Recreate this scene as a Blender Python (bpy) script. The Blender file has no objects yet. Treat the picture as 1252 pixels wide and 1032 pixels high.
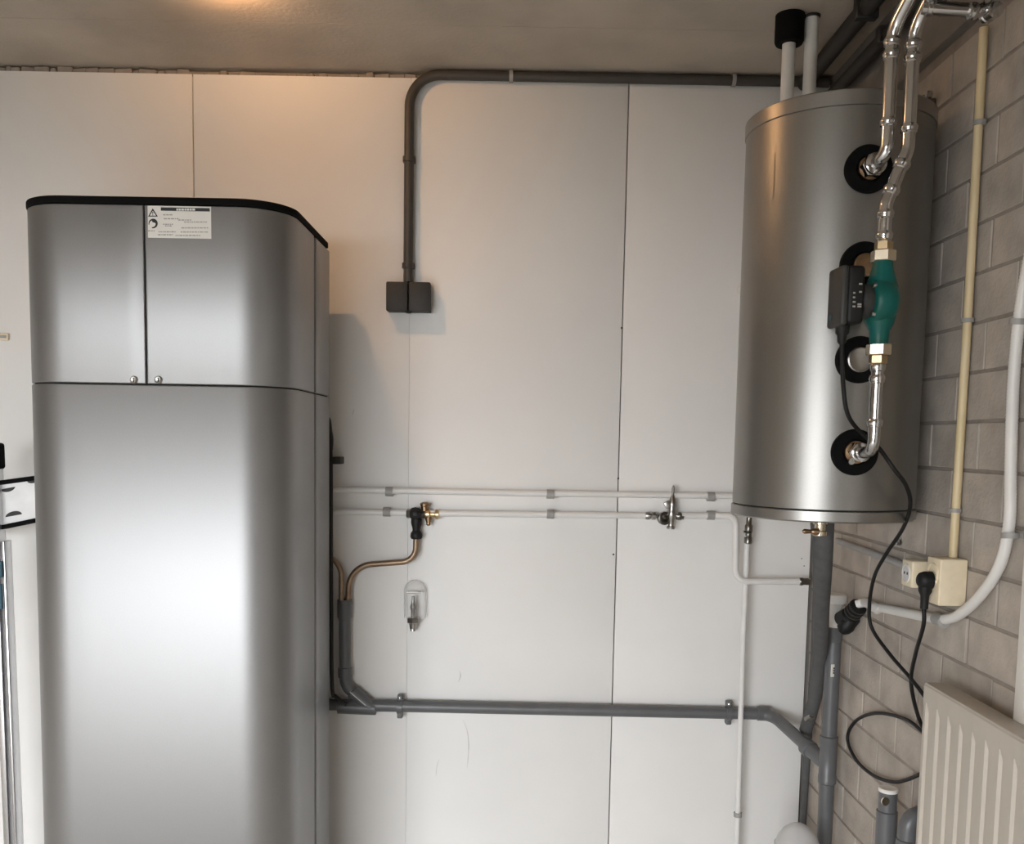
import bpy, bmesh, math, random
from mathutils import Vector, Matrix
random.seed(7)
V = Vector
sc = bpy.context.scene
COL = sc.collection

# ------------------------------------------------------------------ camera
F, PX, PY = 1150.0, 626.0, 639.0          # focal length and optical centre in pixels of the 1252x1032 frame
CAM = V((0, 0, 1.365))
ROT = Matrix.Rotation(math.radians(90 - 5.02), 3, 'X') @ Matrix.Rotation(math.radians(1.0), 3, 'Z')
cd = bpy.data.cameras.new('camera'); cam = bpy.data.objects.new('camera', cd); COL.objects.link(cam)
cam.matrix_world = Matrix.Translation(CAM) @ ROT.to_4x4()
cd.sensor_fit = 'HORIZONTAL'; cd.sensor_width = 36; cd.lens = 36 * F / 1252
cd.shift_y = (PY - 516) / 1252; cd.clip_start = .02
sc.camera = cam

# ------------------------------------------------------------------ sky, exposure
w = bpy.data.worlds.new('overcast_sky'); sc.world = w; w.use_nodes = True
bg = w.node_tree.nodes['Background']; bg.inputs[0].default_value = (.94, .965, 1, 1); bg.inputs[1].default_value = 18.0
sc.view_settings.view_transform = 'Standard'; sc.view_settings.look = 'None'
sc.view_settings.gamma = 1; sc.view_settings.exposure = 0.0; sc.view_settings.use_curve_mapping = False
sc.cycles.use_denoising = True; sc.cycles.max_bounces = 10; sc.cycles.diffuse_bounces = 6
# the open garage doorway (behind and left of the camera) guides the sky light
DX0, DX1, DZ1, DY = -2.8, -0.5, 1.75, -1.7
pl = bpy.data.lights.new('doorway_portal', 'AREA'); pl.shape = 'RECTANGLE'; pl.size = DX1 - DX0; pl.size_y = DZ1
pl.cycles.is_portal = True
po = bpy.data.objects.new('doorway_portal', pl); COL.objects.link(po)
po.location = ((DX0 + DX1) / 2, DY - .02, DZ1 / 2); po.rotation_euler = (math.radians(90), 0, 0)

# ------------------------------------------------------------------ pixel -> place helpers
def ray(px, py):
    return ROT @ V(((px - PX) / F, -(py - PY) / F, -1))
def atY(px, py, Y):
    d = ray(px, py); return CAM + d * (Y / d.y)
def atX(px, py, X):
    d = ray(px, py); return CAM + d * (X / d.x)

# ------------------------------------------------------------------ materials
def mat(name, col, rough=.5, metal=0., var=.06, scale=9., bump=0., bscale=60., coat=0., spec=.5, rand=0., detail=4., col2=None, aniso=0.):
    m = bpy.data.materials.new(name); m.use_nodes = True
    n, l = m.node_tree.nodes, m.node_tree.links
    b = n['Principled BSDF']
    b.inputs['Roughness'].default_value = rough; b.inputs['Metallic'].default_value = metal
    b.inputs['Specular IOR Level'].default_value = spec
    if coat: b.inputs['Coat Weight'].default_value = coat; b.inputs['Coat Roughness'].default_value = .32
    if aniso: b.inputs['Anisotropic'].default_value = aniso
    tc = n.new('ShaderNodeTexCoord')
    nz = n.new('ShaderNodeTexNoise'); nz.inputs['Scale'].default_value = scale; nz.inputs['Detail'].default_value = detail
    l.new(tc.outputs['Object'], nz.inputs['Vector'])
    rp = n.new('ShaderNodeValToRGB')
    c2 = col2 or tuple(max(0, c * (1 + 1.4 * var)) for c in col)
    rp.color_ramp.elements[0].position = .3; rp.color_ramp.elements[1].position = .72
    rp.color_ramp.elements[0].color = (*[c * (1 - var) for c in col], 1)
    rp.color_ramp.elements[1].color = (*[min(1, c) for c in c2], 1)
    l.new(nz.outputs['Fac'], rp.inputs['Fac'])
    out = rp.outputs['Color']
    if rand:
        oi = n.new('ShaderNodeObjectInfo'); hs = n.new('ShaderNodeHueSaturation')
        mr = n.new('ShaderNodeMapRange'); mr.inputs['To Min'].default_value = 1 - rand; mr.inputs['To Max'].default_value = 1 + rand
        l.new(oi.outputs['Random'], mr.inputs['Value']); l.new(mr.outputs['Result'], hs.inputs['Value'])
        l.new(out, hs.inputs['Color']); out = hs.outputs['Color']
        mp = n.new('ShaderNodeVectorMath'); mp.operation = 'ADD'
        l.new(tc.outputs['Object'], mp.inputs[0]); l.new(oi.outputs['Location'], mp.inputs[1])
        l.new(mp.outputs[0], nz.inputs['Vector'])
    l.new(out, b.inputs['Base Color'])
    if bump:
        n2 = n.new('ShaderNodeTexNoise'); n2.inputs['Scale'].default_value = bscale; n2.inputs['Detail'].default_value = 5
        l.new(tc.outputs['Object'], n2.inputs['Vector'])
        bp = n.new('ShaderNodeBump'); bp.inputs['Strength'].default_value = bump; bp.inputs['Distance'].default_value = .004
        l.new(n2.outputs['Fac'], bp.inputs['Height']); l.new(bp.outputs['Normal'], b.inputs['Normal'])
    return m

M = {
 'panel': mat('white_board', (.755, .745, .725), .62, var=.025, scale=3, bump=.05, bscale=120),
 'ceiling': mat('bare_concrete', (.42, .365, .30), .9, var=.12, scale=4, bump=.25, bscale=90),
 'masonry': mat('grey_masonry', (.30, .285, .265), .95, var=.1, scale=12, bump=.3),
 'block': mat('concrete_block', (.40, .357, .31), .9, var=.14, scale=14, bump=.35, bscale=130, rand=.06),
 'mortar': mat('grey_mortar', (.27, .24, .21), .95, var=.12, scale=25, bump=.4, bscale=150),
 'floor': mat('floor_concrete', (.74, .715, .67), .7, var=.1, scale=4, bump=.1),
 'render': mat('grey_render', (.27, .22, .165), .9, var=.06, scale=3, bump=.1),
 'paving': mat('pale_paving', (.06, .06, .057), .9, var=.08, scale=2),
 'silver': mat('silver_metallic_paint', (.325, .325, .325), .48, .90, var=.02, scale=400, coat=.1, detail=1),
 'silver_tank': mat('tank_foil', (.28, .272, .255), .38, .85, var=.02, scale=300, detail=1),
 'ring': mat('tank_ring', (.32, .312, .295), .36, .88, var=.02, scale=200),
 'black': mat('black_plastic', (.007, .007, .007), .55, var=.1, scale=40, spec=.35),
 'black_matt': mat('black_rubber', (.004, .004, .004), .85, var=.1, scale=40, spec=.12),
 'inner': mat('dark_gap', (.01, .01, .01), .9, var=.1),
 'charcoal': mat('charcoal_plastic', (.022, .020, .018), .6, var=.1, scale=40),
 'grey_pvc': mat('grey_drain_pvc', (.105, .108, .112), .38, var=.08, scale=15),
 'conduit': mat('dark_grey_conduit', (.05, .044, .038), .5, var=.08, scale=15),
 'foam': mat('grey_foam', (.085, .085, .085), .9, var=.12, scale=40, bump=.15),
 'white_pvc': mat('white_pvc', (.72, .71, .68), .4, var=.03, scale=15),
 'white_pipe': mat('white_pipe_coat', (.70, .69, .67), .35, var=.03, scale=15),
 'clip': mat('grey_clip', (.32, .31, .295), .5, var=.08, scale=30),
 'cream': mat('cream_plastic', (.76, .66, .48), .45, var=.04, scale=60),
 'yellowed': mat('yellowed_pvc', (.66, .54, .29), .42, var=.08, scale=6, col2=(.74, .60, .40)),
 'chrome': mat('bright_steel', (.56, .56, .56), .15, 1., var=.03, scale=40),
 'steel': mat('dull_steel', (.40, .39, .37), .3, 1., var=.08, scale=60),
 'nickel': mat('dark_nickel', (.22, .21, .19), .3, 1., var=.15, scale=80),
 'brass': mat('brass', (.55, .42, .25), .32, 1., var=.08, scale=60),
 'nickelbrass': mat('pale_brass', (.83, .74, .58), .25, 1., var=.08, scale=60),
 'bronze': mat('dark_bronze', (.30, .20, .12), .35, 1., var=.15, scale=80),
 'copper': mat('aged_copper', (.27, .19, .125), .42, .7, var=.15, scale=40),
 'green': mat('green_pump_paint', (.002, .085, .058), .42, var=.12, scale=30, col2=(.003, .105, .10), spec=.35),
 'pump_grey': mat('pump_charcoal', (.03, .03, .028), .55, var=.06, scale=30),
 'sticker': mat('sticker_paper', (.70, .68, .63), .5, var=.02, scale=20),
 'ink': mat('black_ink', (.02, .02, .02), .6, var=.1),
 'greyink': mat('grey_ink', (.36, .34, .31), .6, var=.1),
 'radiator': mat('radiator_enamel', (.47, .43, .37), .35, var=.02, scale=8),
 'frame': mat('white_paint', (.72, .70, .65), .45, var=.03, scale=8),
 'blind': mat('white_blind', (.80, .79, .76), .5, var=.02, scale=8),
 'alu': mat('aluminium', (.70, .70, .71), .28, 1., var=.04, scale=30),
 'blue': mat('dark_blue_label', (.01, .07, .10), .5, var=.08, scale=30),
 'plate': mat('white_plate', (.78, .78, .78), .4, var=.04, scale=30),
 'scuff': mat('grey_scuff', (.60, .59, .58), .7, var=.08, scale=60),
 'dark_iron': mat('black_pipe_paint', (.018, .016, .014), .6, var=.2, scale=20),
 'beam': mat('brown_grey_beam', (.20, .18, .16), .9, var=.15, scale=10, bump=.2),
 'drainwhite': mat('white_coupling', (.76, .75, .72), .4, var=.03, scale=20),
}
def clear_mat(name, tint, alpha_mix, rough):
    m = bpy.data.materials.new(name); m.use_nodes = True
    n, l = m.node_tree.nodes, m.node_tree.links
    b = n['Principled BSDF']; b.inputs['Base Color'].default_value = (*tint, 1); b.inputs['Roughness'].default_value = rough
    tr = n.new('ShaderNodeBsdfTransparent'); mx = n.new('ShaderNodeMixShader'); lw = n.new('ShaderNodeLayerWeight')
    lw.inputs['Blend'].default_value = .35
    mr = n.new('ShaderNodeMapRange'); mr.inputs['To Min'].default_value = alpha_mix; mr.inputs['To Max'].default_value = .75
    l.new(lw.outputs['Facing'], mr.inputs['Value']); l.new(mr.outputs['Result'], mx.inputs['Fac'])
    l.new(tr.outputs[0], mx.inputs[1]); l.new(b.outputs[0], mx.inputs[2]); l.new(mx.outputs[0], n['Material Output'].inputs['Surface'])
    return m
M['clear'] = clear_mat('clear_plastic', (.74, .73, .71), .10, .15)
M['milky'] = clear_mat('milky_plastic', (.66, .66, .66), .62, .3)
def emit_mat(name, col, s):
    m = bpy.data.materials.new(name); m.use_nodes = True
    b = m.node_tree.nodes['Principled BSDF']
    b.inputs['Emission Color'].default_value = (*col, 1); b.inputs['Emission Strength'].default_value = s
    return m

# ------------------------------------------------------------------ mesh helpers
WL = {}
def link(o, world, parent):
    COL.objects.link(o)
    if parent is not None:
        o.parent = parent; o.location = world - WL[parent.name]
    else:
        o.location = world
    WL[o.name] = world
def obj(name, bm, m, parent=None, smooth=40):
    """bm holds world coordinates; a part keeps its thing's base as origin, a top-level mesh gets its own base"""
    if parent is None:
        xs = [v.co for v in bm.verts]
        base = V(((min(c.x for c in xs) + max(c.x for c in xs)) / 2, (min(c.y for c in xs) + max(c.y for c in xs)) / 2, min(c.z for c in xs)))
    else:
        base = WL[parent.name]
    bmesh.ops.recalc_face_normals(bm, faces=bm.faces[:])
    bmesh.ops.translate(bm, verts=bm.verts[:], vec=-base)
    me = bpy.data.meshes.new(name); bm.to_mesh(me); bm.free()
    me.materials.append(M[m] if isinstance(m, str) else m)
    if smooth:
        for p in me.polygons: p.use_smooth = True
        me.set_sharp_from_angle(angle=math.radians(smooth))
    o = bpy.data.objects.new(name, me); link(o, base.copy(), parent)
    return o
def tag(o, label, cat, group=None, kind=None):
    if label: o['label'] = label
    if cat: o['category'] = cat
    if group: o['group'] = group
    if kind: o['kind'] = kind
    return o
def thing(name, label, cat, loc, group=None):
    o = bpy.data.objects.new(name, None); o.empty_display_size = .05; link(o, V(loc), None)
    return tag(o, label, cat, group)
def struct(name, bm, m, parent=None, label=None, smooth=0):
    o = obj(name, bm, m, parent, smooth)
    if parent is None: o['kind'] = 'structure'
    if label: o['label'] = label
    return o
def B(): return bmesh.new()
def merge(bm, tmp):
    me = bpy.data.meshes.new('t'); tmp.to_mesh(me); tmp.free(); bm.from_mesh(me); bpy.data.meshes.remove(me)
def obox(bm, c, ax, half, bev=0., seg=2):
    t = bmesh.new(); bmesh.ops.create_cube(t, size=2)
    for v in t.verts: v.co = V((v.co.x * half[0], v.co.y * half[1], v.co.z * half[2]))
    if bev: bmesh.ops.bevel(t, geom=t.edges[:], offset=bev, segments=seg, affect='EDGES', profile=.5)
    ux, uy, uz = [V(a).normalized() for a in ax]
    for v in t.verts: v.co = V(c) + ux * v.co.x + uy * v.co.y + uz * v.co.z
    merge(bm, t); return bm
XYZ = ((1, 0, 0), (0, 1, 0), (0, 0, 1))
def box(bm, x0, x1, y0, y1, z0, z1, bev=0., seg=2):
    return obox(bm, ((x0 + x1) / 2, (y0 + y1) / 2, (z0 + z1) / 2), XYZ, (abs(x1 - x0) / 2, abs(y1 - y0) / 2, abs(z1 - z0) / 2), bev, seg)
def frame_of(d):
    d = d.normalized(); a = V((0, 0, 1)) if abs(d.z) < .9 else V((1, 0, 0))
    u = d.cross(a).normalized(); return u, d.cross(u).normalized()
def lathe(bm, o, axis, prof, seg=24):
    """prof: (distance along axis, radius)"""
    o = V(o); d = V(axis).normalized(); u, v = frame_of(d); rings = []
    for h, r in prof:
        if r < 1e-6: rings.append([bm.verts.new(o + d * h)])
        else: rings.append([bm.verts.new(o + d * h + (u * math.cos(a) + v * math.sin(a)) * r) for a in [2 * math.pi * k / seg for k in range(seg)]])
    for A, C in zip(rings, rings[1:]):
        for k in range(seg):
            k2 = (k + 1) % seg
            q = [A[k % len(A)], A[k2 % len(A)], C[k2 % len(C)], C[k % len(C)]]
            q = list(dict.fromkeys(q))
            if len(q) >= 3:
                try: bm.faces.new(q)
                except ValueError: pass
    for R in (rings[0], rings[-1]):
        if len(R) > 2: bm.faces.new(R)
    return bm
def cyl(bm, a, b, r, seg=20, ch=.0):
    a, b = V(a), V(b); L = (b - a).length
    if ch: return lathe(bm, a, b - a, [(0, r - ch), (ch, r), (L - ch, r), (L, r - ch)], seg)
    return lathe(bm, a, b - a, [(0, r), (L, r)], seg)
def fillet(pts, rad, n=8):
    pts = [V(p) for p in pts]; out = [pts[0]]
    for i in range(1, len(pts) - 1):
        p, a, c = pts[i], pts[i - 1], pts[i + 1]
        r_ = rad[i - 1] if isinstance(rad, (list, tuple)) else rad
        d1, d2 = (a - p), (c - p); l1, l2 = d1.length, d2.length; d1.normalize(); d2.normalize()
        ang = d1.angle(d2)
        if ang > 3.1: out.append(p); continue
        t = min(r_ / math.tan(ang / 2), l1 * .48, l2 * .48); rr = t * math.tan(ang / 2)
        ctr = p + (d1 + d2).normalized() * (rr / math.sin(ang / 2))
        s, e = p + d1 * t - ctr, p + d2 * t - ctr
        tot = s.angle(e)
        for k in range(n + 1):
            f = k / n
            out.append(ctr + (s * math.sin((1 - f) * tot) + e * math.sin(f * tot)) / math.sin(tot))
    out.append(pts[-1]); return out
def spline(pts, n=8):
    P = [V(p) for p in pts]; P = [P[0] * 2 - P[1]] + P + [P[-1] * 2 - P[-2]]; out = []
    for i in range(1, len(P) - 2):
        for k in range(n):
            t = k / n; a, b, c, d = P[i - 1:i + 3]
            out.append(.5 * ((2 * b) + (c - a) * t + (2 * a - 5 * b + 4 * c - d) * t * t + (3 * b - a - 3 * c + d) * t ** 3))
    out.append(P[-2]); return out
def sweep(bm, path, r, seg=14):
    path = [V(p) for p in path]
    clean = [path[0]]
    for p in path[1:]:
        if (p - clean[-1]).length > 1e-5: clean.append(p)
    path = clean; n = len(path); R = r if callable(r) else (lambda i, n: r)
    T = [(path[min(i + 1, n - 1)] - path[max(i - 1, 0)]).normalized() for i in range(n)]
    u, _ = frame_of(T[0]); rings = []
    for i in range(n):
        if i:
            ax = T[i - 1].cross(T[i])
            if ax.length > 1e-7: u = Matrix.Rotation(T[i - 1].angle(T[i]), 3, ax) @ u
        u = (u - T[i] * u.dot(T[i])).normalized(); v = T[i].cross(u)
        rings.append([bm.verts.new(path[i] + (u * math.cos(2 * math.pi * k / seg) + v * math.sin(2 * math.pi * k / seg)) * R(i, n)) for k in range(seg)])
    for A, C in zip(rings, rings[1:]):
        for k in range(seg): bm.faces.new((A[k], A[(k + 1) % seg], C[(k + 1) % seg], C[k]))
    bm.faces.new(rings[0]); bm.faces.new(rings[-1])
    return bm
def pipe(bm, pts, r, rad=.05, seg=16, n=8): return sweep(bm, fillet(pts, rad, n), r, seg)
def resample(path, step):
    out = [path[0]]; acc = 0
    for a, b in zip(path, path[1:]):
        L = (b - a).length; pos = step - acc
        while pos <= L:
            out.append(a + (b - a) * (pos / L)); pos += step
        acc = (acc + L) % step
    return out
def corrugated(bm, path, r, pitch=.006, seg=14):
    p = resample(path, pitch / 2)
    return sweep(bm, p, lambda i, n: r if i % 2 else r * .93, seg)
def hexnut(bm, o, axis, r, L, ch=.0015):
    return lathe(bm, o, axis, [(0, r - ch), (ch, r), (L - ch, r), (L, r - ch)], 6)
def saddle(parent, p, along, r, wall_n, m='clip', w_=.012, ears=.0):
    """a pipe clip: ring round the pipe, foot to the wall, optional screw ears"""
    b = B(); p = V(p); d = V(along).normalized(); nn = V(wall_n).normalized(); s = d.cross(nn).normalized()
    lathe(b, p - d * w_ / 2, d, [(0, r + .001), (.0, r + .004), (w_, r + .004), (w_, r + .001)], 20)
    obox(b, p - nn * (r + .0008), (d, s, nn), (w_ / 2, r * .8 + ears, .0014), .0005, 1)
    return obj('clip', b, m, parent)

# =================================================================== THE ROOM
WY, WX, CZ = 2.70, .88, 2.3765
LX, FY = -3.6, DY
struct('floor', box(B(), LX - .1, WX + .3, FY - .2, WY + .2, -.1, 0), 'floor')
struct('ground_outside', box(B(), -14, 10, -16, FY - .2, -.12, -.02), 'paving')
# ceiling slabs with a joint line parallel to the back wall
ce = struct('ceiling', box(B(), LX - .1, WX + .3, FY - .2, WY + .3, CZ + .012, CZ + .2), 'ceiling')
for y0, y1 in ((FY - .2, -.05), (-.0488, 1.15), (1.1512, 2.408), (2.4095, WY + .3)):
    struct('ceiling_slab', box(B(), LX - .1, WX + .3, y0, y1, CZ, CZ + .02), 'ceiling', ce)
struct('wall_left', box(B(), LX - .2, LX, FY - .2, WY + .2, 0, CZ), 'render')
b = B()
box(b, LX - .2, DX0, FY - .2, FY, 0, CZ); box(b, DX1, WX + .3, FY - .2, FY, 0, CZ); box(b, DX0, DX1, FY - .2, FY, DZ1, CZ)
struct('wall_front', b, 'render')
# back wall: masonry with white insulation boards in front
wb = struct('wall_back', box(B(), LX - .1, WX + .3, WY + .03, WY + .25, 0, CZ), 'masonry')
s1, s2, s3 = atY(236, 160, WY).x, atY(500, 500, WY).x, atY(763, 330, WY).x
wdt = (s3 - s1) / 2
edges = [s1 - 4 * wdt, s1 - 3 * wdt, s1 - 2 * wdt, s1 - wdt, s1, s2, s3, atY(989, 720, WY).x]
edges[0] = LX
ptop = atY(500, 95, WY).z
for i, (a, c) in enumerate(zip(edges, edges[1:])):
    g0 = {4: .0014, 5: .0002, 6: .0016}.get(i, .001); g1 = {3: .0014, 4: .0002, 5: .0016}.get(i, .001)
    dy = {4: .0008, 5: 0, 6: -.0012}.get(i, 0)
    obj('insulation_board', box(B(), a + g0, c - g1, WY + dy, WY + .029, .0, ptop, .0012, 2), 'panel', wb, 30)
# crumbled mortar between boards and ceiling
rnd = random.Random(3); b = B(); x = LX + .02
while x < atY(505, 90, WY).x:
    L = rnd.uniform(.012, .05); gap = rnd.choice([.006, .012, .02]) if -.72 < x < -.46 else rnd.choice([0, 0, .003])
    h = rnd.uniform(.006, .016) if x > -1.1 else rnd.uniform(.012, .018)
    obox(b, (x + L / 2, WY + .017 + rnd.uniform(-.004, .004), ptop + h / 2 - .003), (V((1, 0, rnd.uniform(-.1, .1))), (0, 1, 0), (0, 0, 1)), (L / 2, .012, h / 2 + .003), .003, 1)
    x += L + gap
obj('crumbled_mortar', b, 'mortar', wb, 0)['kind'] = 'stuff'
# scuffs and screw heads on the boards
def scuff(pts, r=.0011):
    b = B(); sweep(b, spline([atY(*p, WY - .0002) for p in pts], 5), lambda i, n: r * math.sin(math.pi * (i + .6) / (n + .2)) + .0002, 6)
    return obj('scuff_mark', b, 'scuff', wb)
scuff([(562, 820), (563, 827), (560, 834)], .0016)
scuff([(566, 880), (571, 893), (573, 910), (572, 930), (571, 940)], .0013)
scuff([(537, 928), (534, 938), (533, 950)], .0009)
scuff([(433, 500), (431, 508)], .0016)
for p in ((760, 401), (756, 585), (983, 692), (980, 683), (750, 678)):
    q = atY(*p, WY); obj('screw_head', lathe(B(), q + V((0, .0005, 0)), (0, -1, 0), [(0, .0028), (.0012, .0028), (.0018, .0015)], 10), 'charcoal', wb)

# right wall: mortar backing, every block a piece of its own
wr = struct('wall_right', box(B(), WX + .003, WX + .25, FY - .2, WY + .2, 0, CZ), 'mortar')
CH, CL, JZ, JY = .0939, .203, 1.228 - 13 * .0939, 1.785
bz = atX(1201, 26, WX).z
def block_mesh(L, H):
    b = B(); obox(b, (0, 0, 0), XYZ, (.02, L / 2, H / 2), .0014, 1)
    me = bpy.data.meshes.new('block'); b.to_mesh(me); b.free(); me.materials.append(M['block']); return me
cache = {}
def put_block(y0, y1, z0, z1):
    L, H = round(y1 - y0 - .0065, 4), round(z1 - z0 - .0065, 4)
    if L < .015 or H < .01: return
    me = cache.get((L, H)) or cache.setdefault((L, H), block_mesh(L, H))
    o = bpy.data.objects.new('block', me)
    link(o, V((WX + .02 + rnd.uniform(-.0012, .0016), (y0 + y1) / 2, (z0 + z1) / 2)), wr)
    o.rotation_euler = (rnd.uniform(-.006, .006), rnd.uniform(-.008, .008), rnd.uniform(-.006, .006))
k = 0
while JZ + k * CH < bz:
    z0, z1 = max(0, JZ + k * CH), min(bz, JZ + (k + 1) * CH)
    par = 0 if (k - 13) % 2 == 1 else .5
    n0 = int(math.floor((.95 - JY) / CL)) - 1
    for n in range(n0, 8):
        y0, y1 = JY + (n + par) * CL, JY + (n + 1 + par) * CL
        if y1 > WY + .03: y1 = WY + .03
        if y0 > WY: break
        if y0 < .85: continue
        put_block(y0, y1, z0, z1)
    k += 1
bm_ = box(B(), WX - .022, WX + .2, FY, WY, bz + .012, CZ, .004, 1)
struct('trim_1', bm_, 'beam')
# white window casing at the right edge, above the radiator
f0 = atX(1241, 880, WX - .03)
b = B(); y_a, y_b, z_a, z_b = f0.y, .35, .62, 1.95
for (ya, yb, za, zb) in ((y_a, y_a - .07, z_a, z_b), (y_b, y_b + .07, z_a, z_b), (y_b, y_a, z_b - .07, z_b), (y_b, y_a, z_a, z_a + .07)):
    box(b, WX - .035, WX + .002, ya, yb, za, zb, .004, 2)
wn = struct('window_1', b, 'frame', smooth=35)
obj('sill', box(B(), WX - .034, WX + .002, y_b - .03, y_a + .02, z_a - .03, z_a, .004, 2), 'frame', wn)
obj('blind', box(B(), WX - .022, WX - .004, y_b + .06, y_a - .06, z_a + .06, z_b - .06, .002, 1), 'blind', wn)

# =================================================================== CEILING LAMP (just above the frame)
lx, ly = atY(266, -26, 2.17).x, 2.17
lp = thing('ceiling_lamp', 'small bare warm bulb in a porcelain holder on the ceiling', 'lamp', (lx, ly, CZ - .06))
obj('holder', lathe(B(), (lx - .085, ly, CZ - .0005), (0, 0, -1), [(0, .036), (.012, .036), (.02, .03), (.040, .026), (.044, .022)], 28), 'drainwhite', lp)
obj('socket', lathe(B(), (lx - .062, ly, CZ - .020), (1, 0, 0), [(0, .014), (.030, .014), (.033, .011)], 20), 'drainwhite', lp)
b = B(); RR = []
for k in range(17):                                  # curved shade strip, added unseen to hold bulb light off the upper wall
    a_ = math.radians(60 + 150 * k / 16); RR.append([b.verts.new((lx + math.cos(a_) * r_, ly + math.sin(a_) * r_, CZ + z_)) for r_, z_ in ((.028, -.026), (.0295, -.026), (.0295, -.038), (.028, -.038))])
for A, C in zip(RR, RR[1:]):
    for q_ in range(4): b.faces.new((A[q_], A[(q_ + 1) % 4], C[(q_ + 1) % 4], C[q_]))
b.faces.new(RR[0]); b.faces.new(RR[-1])
obj('light_blocker', b, 'charcoal', lp)
bulb = lathe(B(), (lx - .029, ly, CZ - .020), (1, 0, 0), [(0, .006), (.010, .008), (.018, .0118), (.026, .013), (.034, .0118), (.040, .008), (.043, 0)], 24)
obj('bulb', bulb, emit_mat('warm_bulb_glass', (1, .55, .25), 780.), lp)

# =================================================================== HEAT PUMP CABINET
cx0, cx1, cy0, cy1, rc = -1.113, -.503, 2.10, 2.58, .115
ztop = atY(150, 240, cy0).z; zlid = atY(150, 250, cy0).z; zseam = atY(120, 469, cy0).z
xsplit = atY(178, 400, cy0).x; yj = 2.385
hp = thing('heat_pump_cabinet', 'tall silver heat pump cabinet with rounded front corners and black top', 'heat pump', ((cx0 + cx1) / 2, (cy0 + cy1) / 2, 0))
def outline(off=0., back=None, n=14):
    """plan from the left rear round the front to the right rear, offset inwards; list of (point, normal)"""
    bk = cy1 if back is None else back; out = [(V((cx0 + off, bk)), V((-1, 0)))]
    for i in range(n + 1):
        a = math.pi + (math.pi / 2) * i / n
        nn = V((math.cos(a), math.sin(a))); out.append((V((cx0 + rc, cy0 + rc)) + nn * (rc - off), nn))
    for i in range(1, 8):
        out.append((V((cx0 + rc + (cx1 - cx0 - 2 * rc) * i / 8, cy0 + off)), V((0, -1))))
    for i in range(n + 1):
        a = 1.5 * math.pi + (math.pi / 2) * i / n
        nn = V((math.cos(a), math.sin(a))); out.append((V((cx1 - rc, cy0 + rc)) + nn * (rc - off), nn))
    out.append((V((cx1 - off, bk)), V((1, 0)))); return out
def strip(path, z0, z1, ch=.0022, thick=.014):
    """a sheet following path with softly rounded edges and a folded rim"""
    bm = B(); P = [p for p, _ in path]; N = [n_ for _, n_ in path]
    ds = (P[1] - P[0]).normalized(); de = (P[-1] - P[-2]).normalized()
    cols = [(P[0], N[0], thick), (P[0], N[0], ch), (P[0] + ds * ch * .35, N[0], ch * .3), (P[0] + ds * ch, N[0], 0)]
    cols += [(p, n_, 0) for p, n_ in zip(P[1:-1], N[1:-1])]
    cols += [(P[-1] - de * ch, N[-1], 0), (P[-1] - de * ch * .35, N[-1], ch * .3), (P[-1], N[-1], ch), (P[-1], N[-1], thick)]
    rows = [(z0, thick), (z0, ch), (z0 + ch * .35, ch * .3), (z0 + ch, 0), (z1 - ch, 0), (z1 - ch * .35, ch * .3), (z1, ch), (z1, thick)]
    G = [[bm.verts.new((p.x - n_.x * max(o, ro), p.y - n_.y * max(o, ro), z)) for (p, n_, o) in cols] for z, ro in rows]
    for A, C in zip(G, G[1:]):
        for i in range(len(A) - 1): bm.faces.new((A[i], A[i + 1], C[i + 1], C[i]))
    bmesh.ops.remove_doubles(bm, verts=bm.verts[:], dist=1e-6)
    return bm
full = outline(0, yj)
g = .0016
iL = [(p, n_) for p, n_ in full if p.x < xsplit - .004] + [(V((xsplit - g, cy0)), V((0, -1)))]
iR = [(V((xsplit + g, cy0)), V((0, -1)))] + [(p, n_) for p, n_ in full if p.x > xsplit + .004]
obj('upper_door', strip(iL, zseam + g, zlid), 'silver', hp, 50)
obj('upper_door', strip(iR, zseam + g, zlid), 'silver', hp, 50)
obj('front_cover', strip(full, .06, zseam - g), 'silver', hp, 50)
for (x, nx) in ((cx0, -1), (cx1, 1)):
    pth = [(V((x, yj + .024 + (cy1 - yj - .024) * t)), V((nx, 0))) for t in (0, .3, .6, 1)]
    if nx < 0: pth = pth[::-1]
    obj('side_panel', strip(pth, .06, zseam - g), 'silver', hp, 50)
    obj('side_panel', strip(pth, zseam + g, zlid), 'silver', hp, 50)
# inner carcass, plinth, back
def prism(bm, pts2, z0, z1, bev=0.):
    t = bmesh.new(); vs = [t.verts.new((p.x, p.y, z0)) for p in pts2]; f = t.faces.new(vs)
    r = bmesh.ops.extrude_face_region(t, geom=[f]); bmesh.ops.translate(t, verts=[e for e in r['geom'] if isinstance(e, bmesh.types.BMVert)], vec=(0, 0, z1 - z0))
    if bev:
        eds = [e for e in t.edges if abs(e.verts[0].co.z - e.verts[1].co.z) < 1e-6]
        bmesh.ops.bevel(t, geom=eds, offset=bev, segments=2, affect='EDGES', profile=.5)
    merge(bm, t); return bm
obj('carcass', prism(B(), [p for p, _ in outline(.006)], .06, zlid - .002), 'inner', hp, 0)
obj('plinth', prism(B(), [p for p, _ in outline(.03)], .0, .058), 'black', hp, 40)
obj('top_lid', prism(B(), [p for p, _ in outline(-.0025, cy1 - .03)], zlid + .001, ztop, .003), 'black_matt', hp, 40)
for px in (164, 194):
    q = atY(px, 464.5, cy0)
    lk = obj('lock', lathe(B(), q + V((0, .001, 0)), (0, -1, 0), [(0, .0085), (.0035, .0085), (.0048, .0072), (.0042, .0060), (.0044, .0)], 24), 'steel', hp)
    obj('key_slot', box(B(), q.x - .0012, q.x + .0012, q.y - .0042, q.y - .003, q.z - .0045, q.z + .0045), 'ink', lk, 0)
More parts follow.
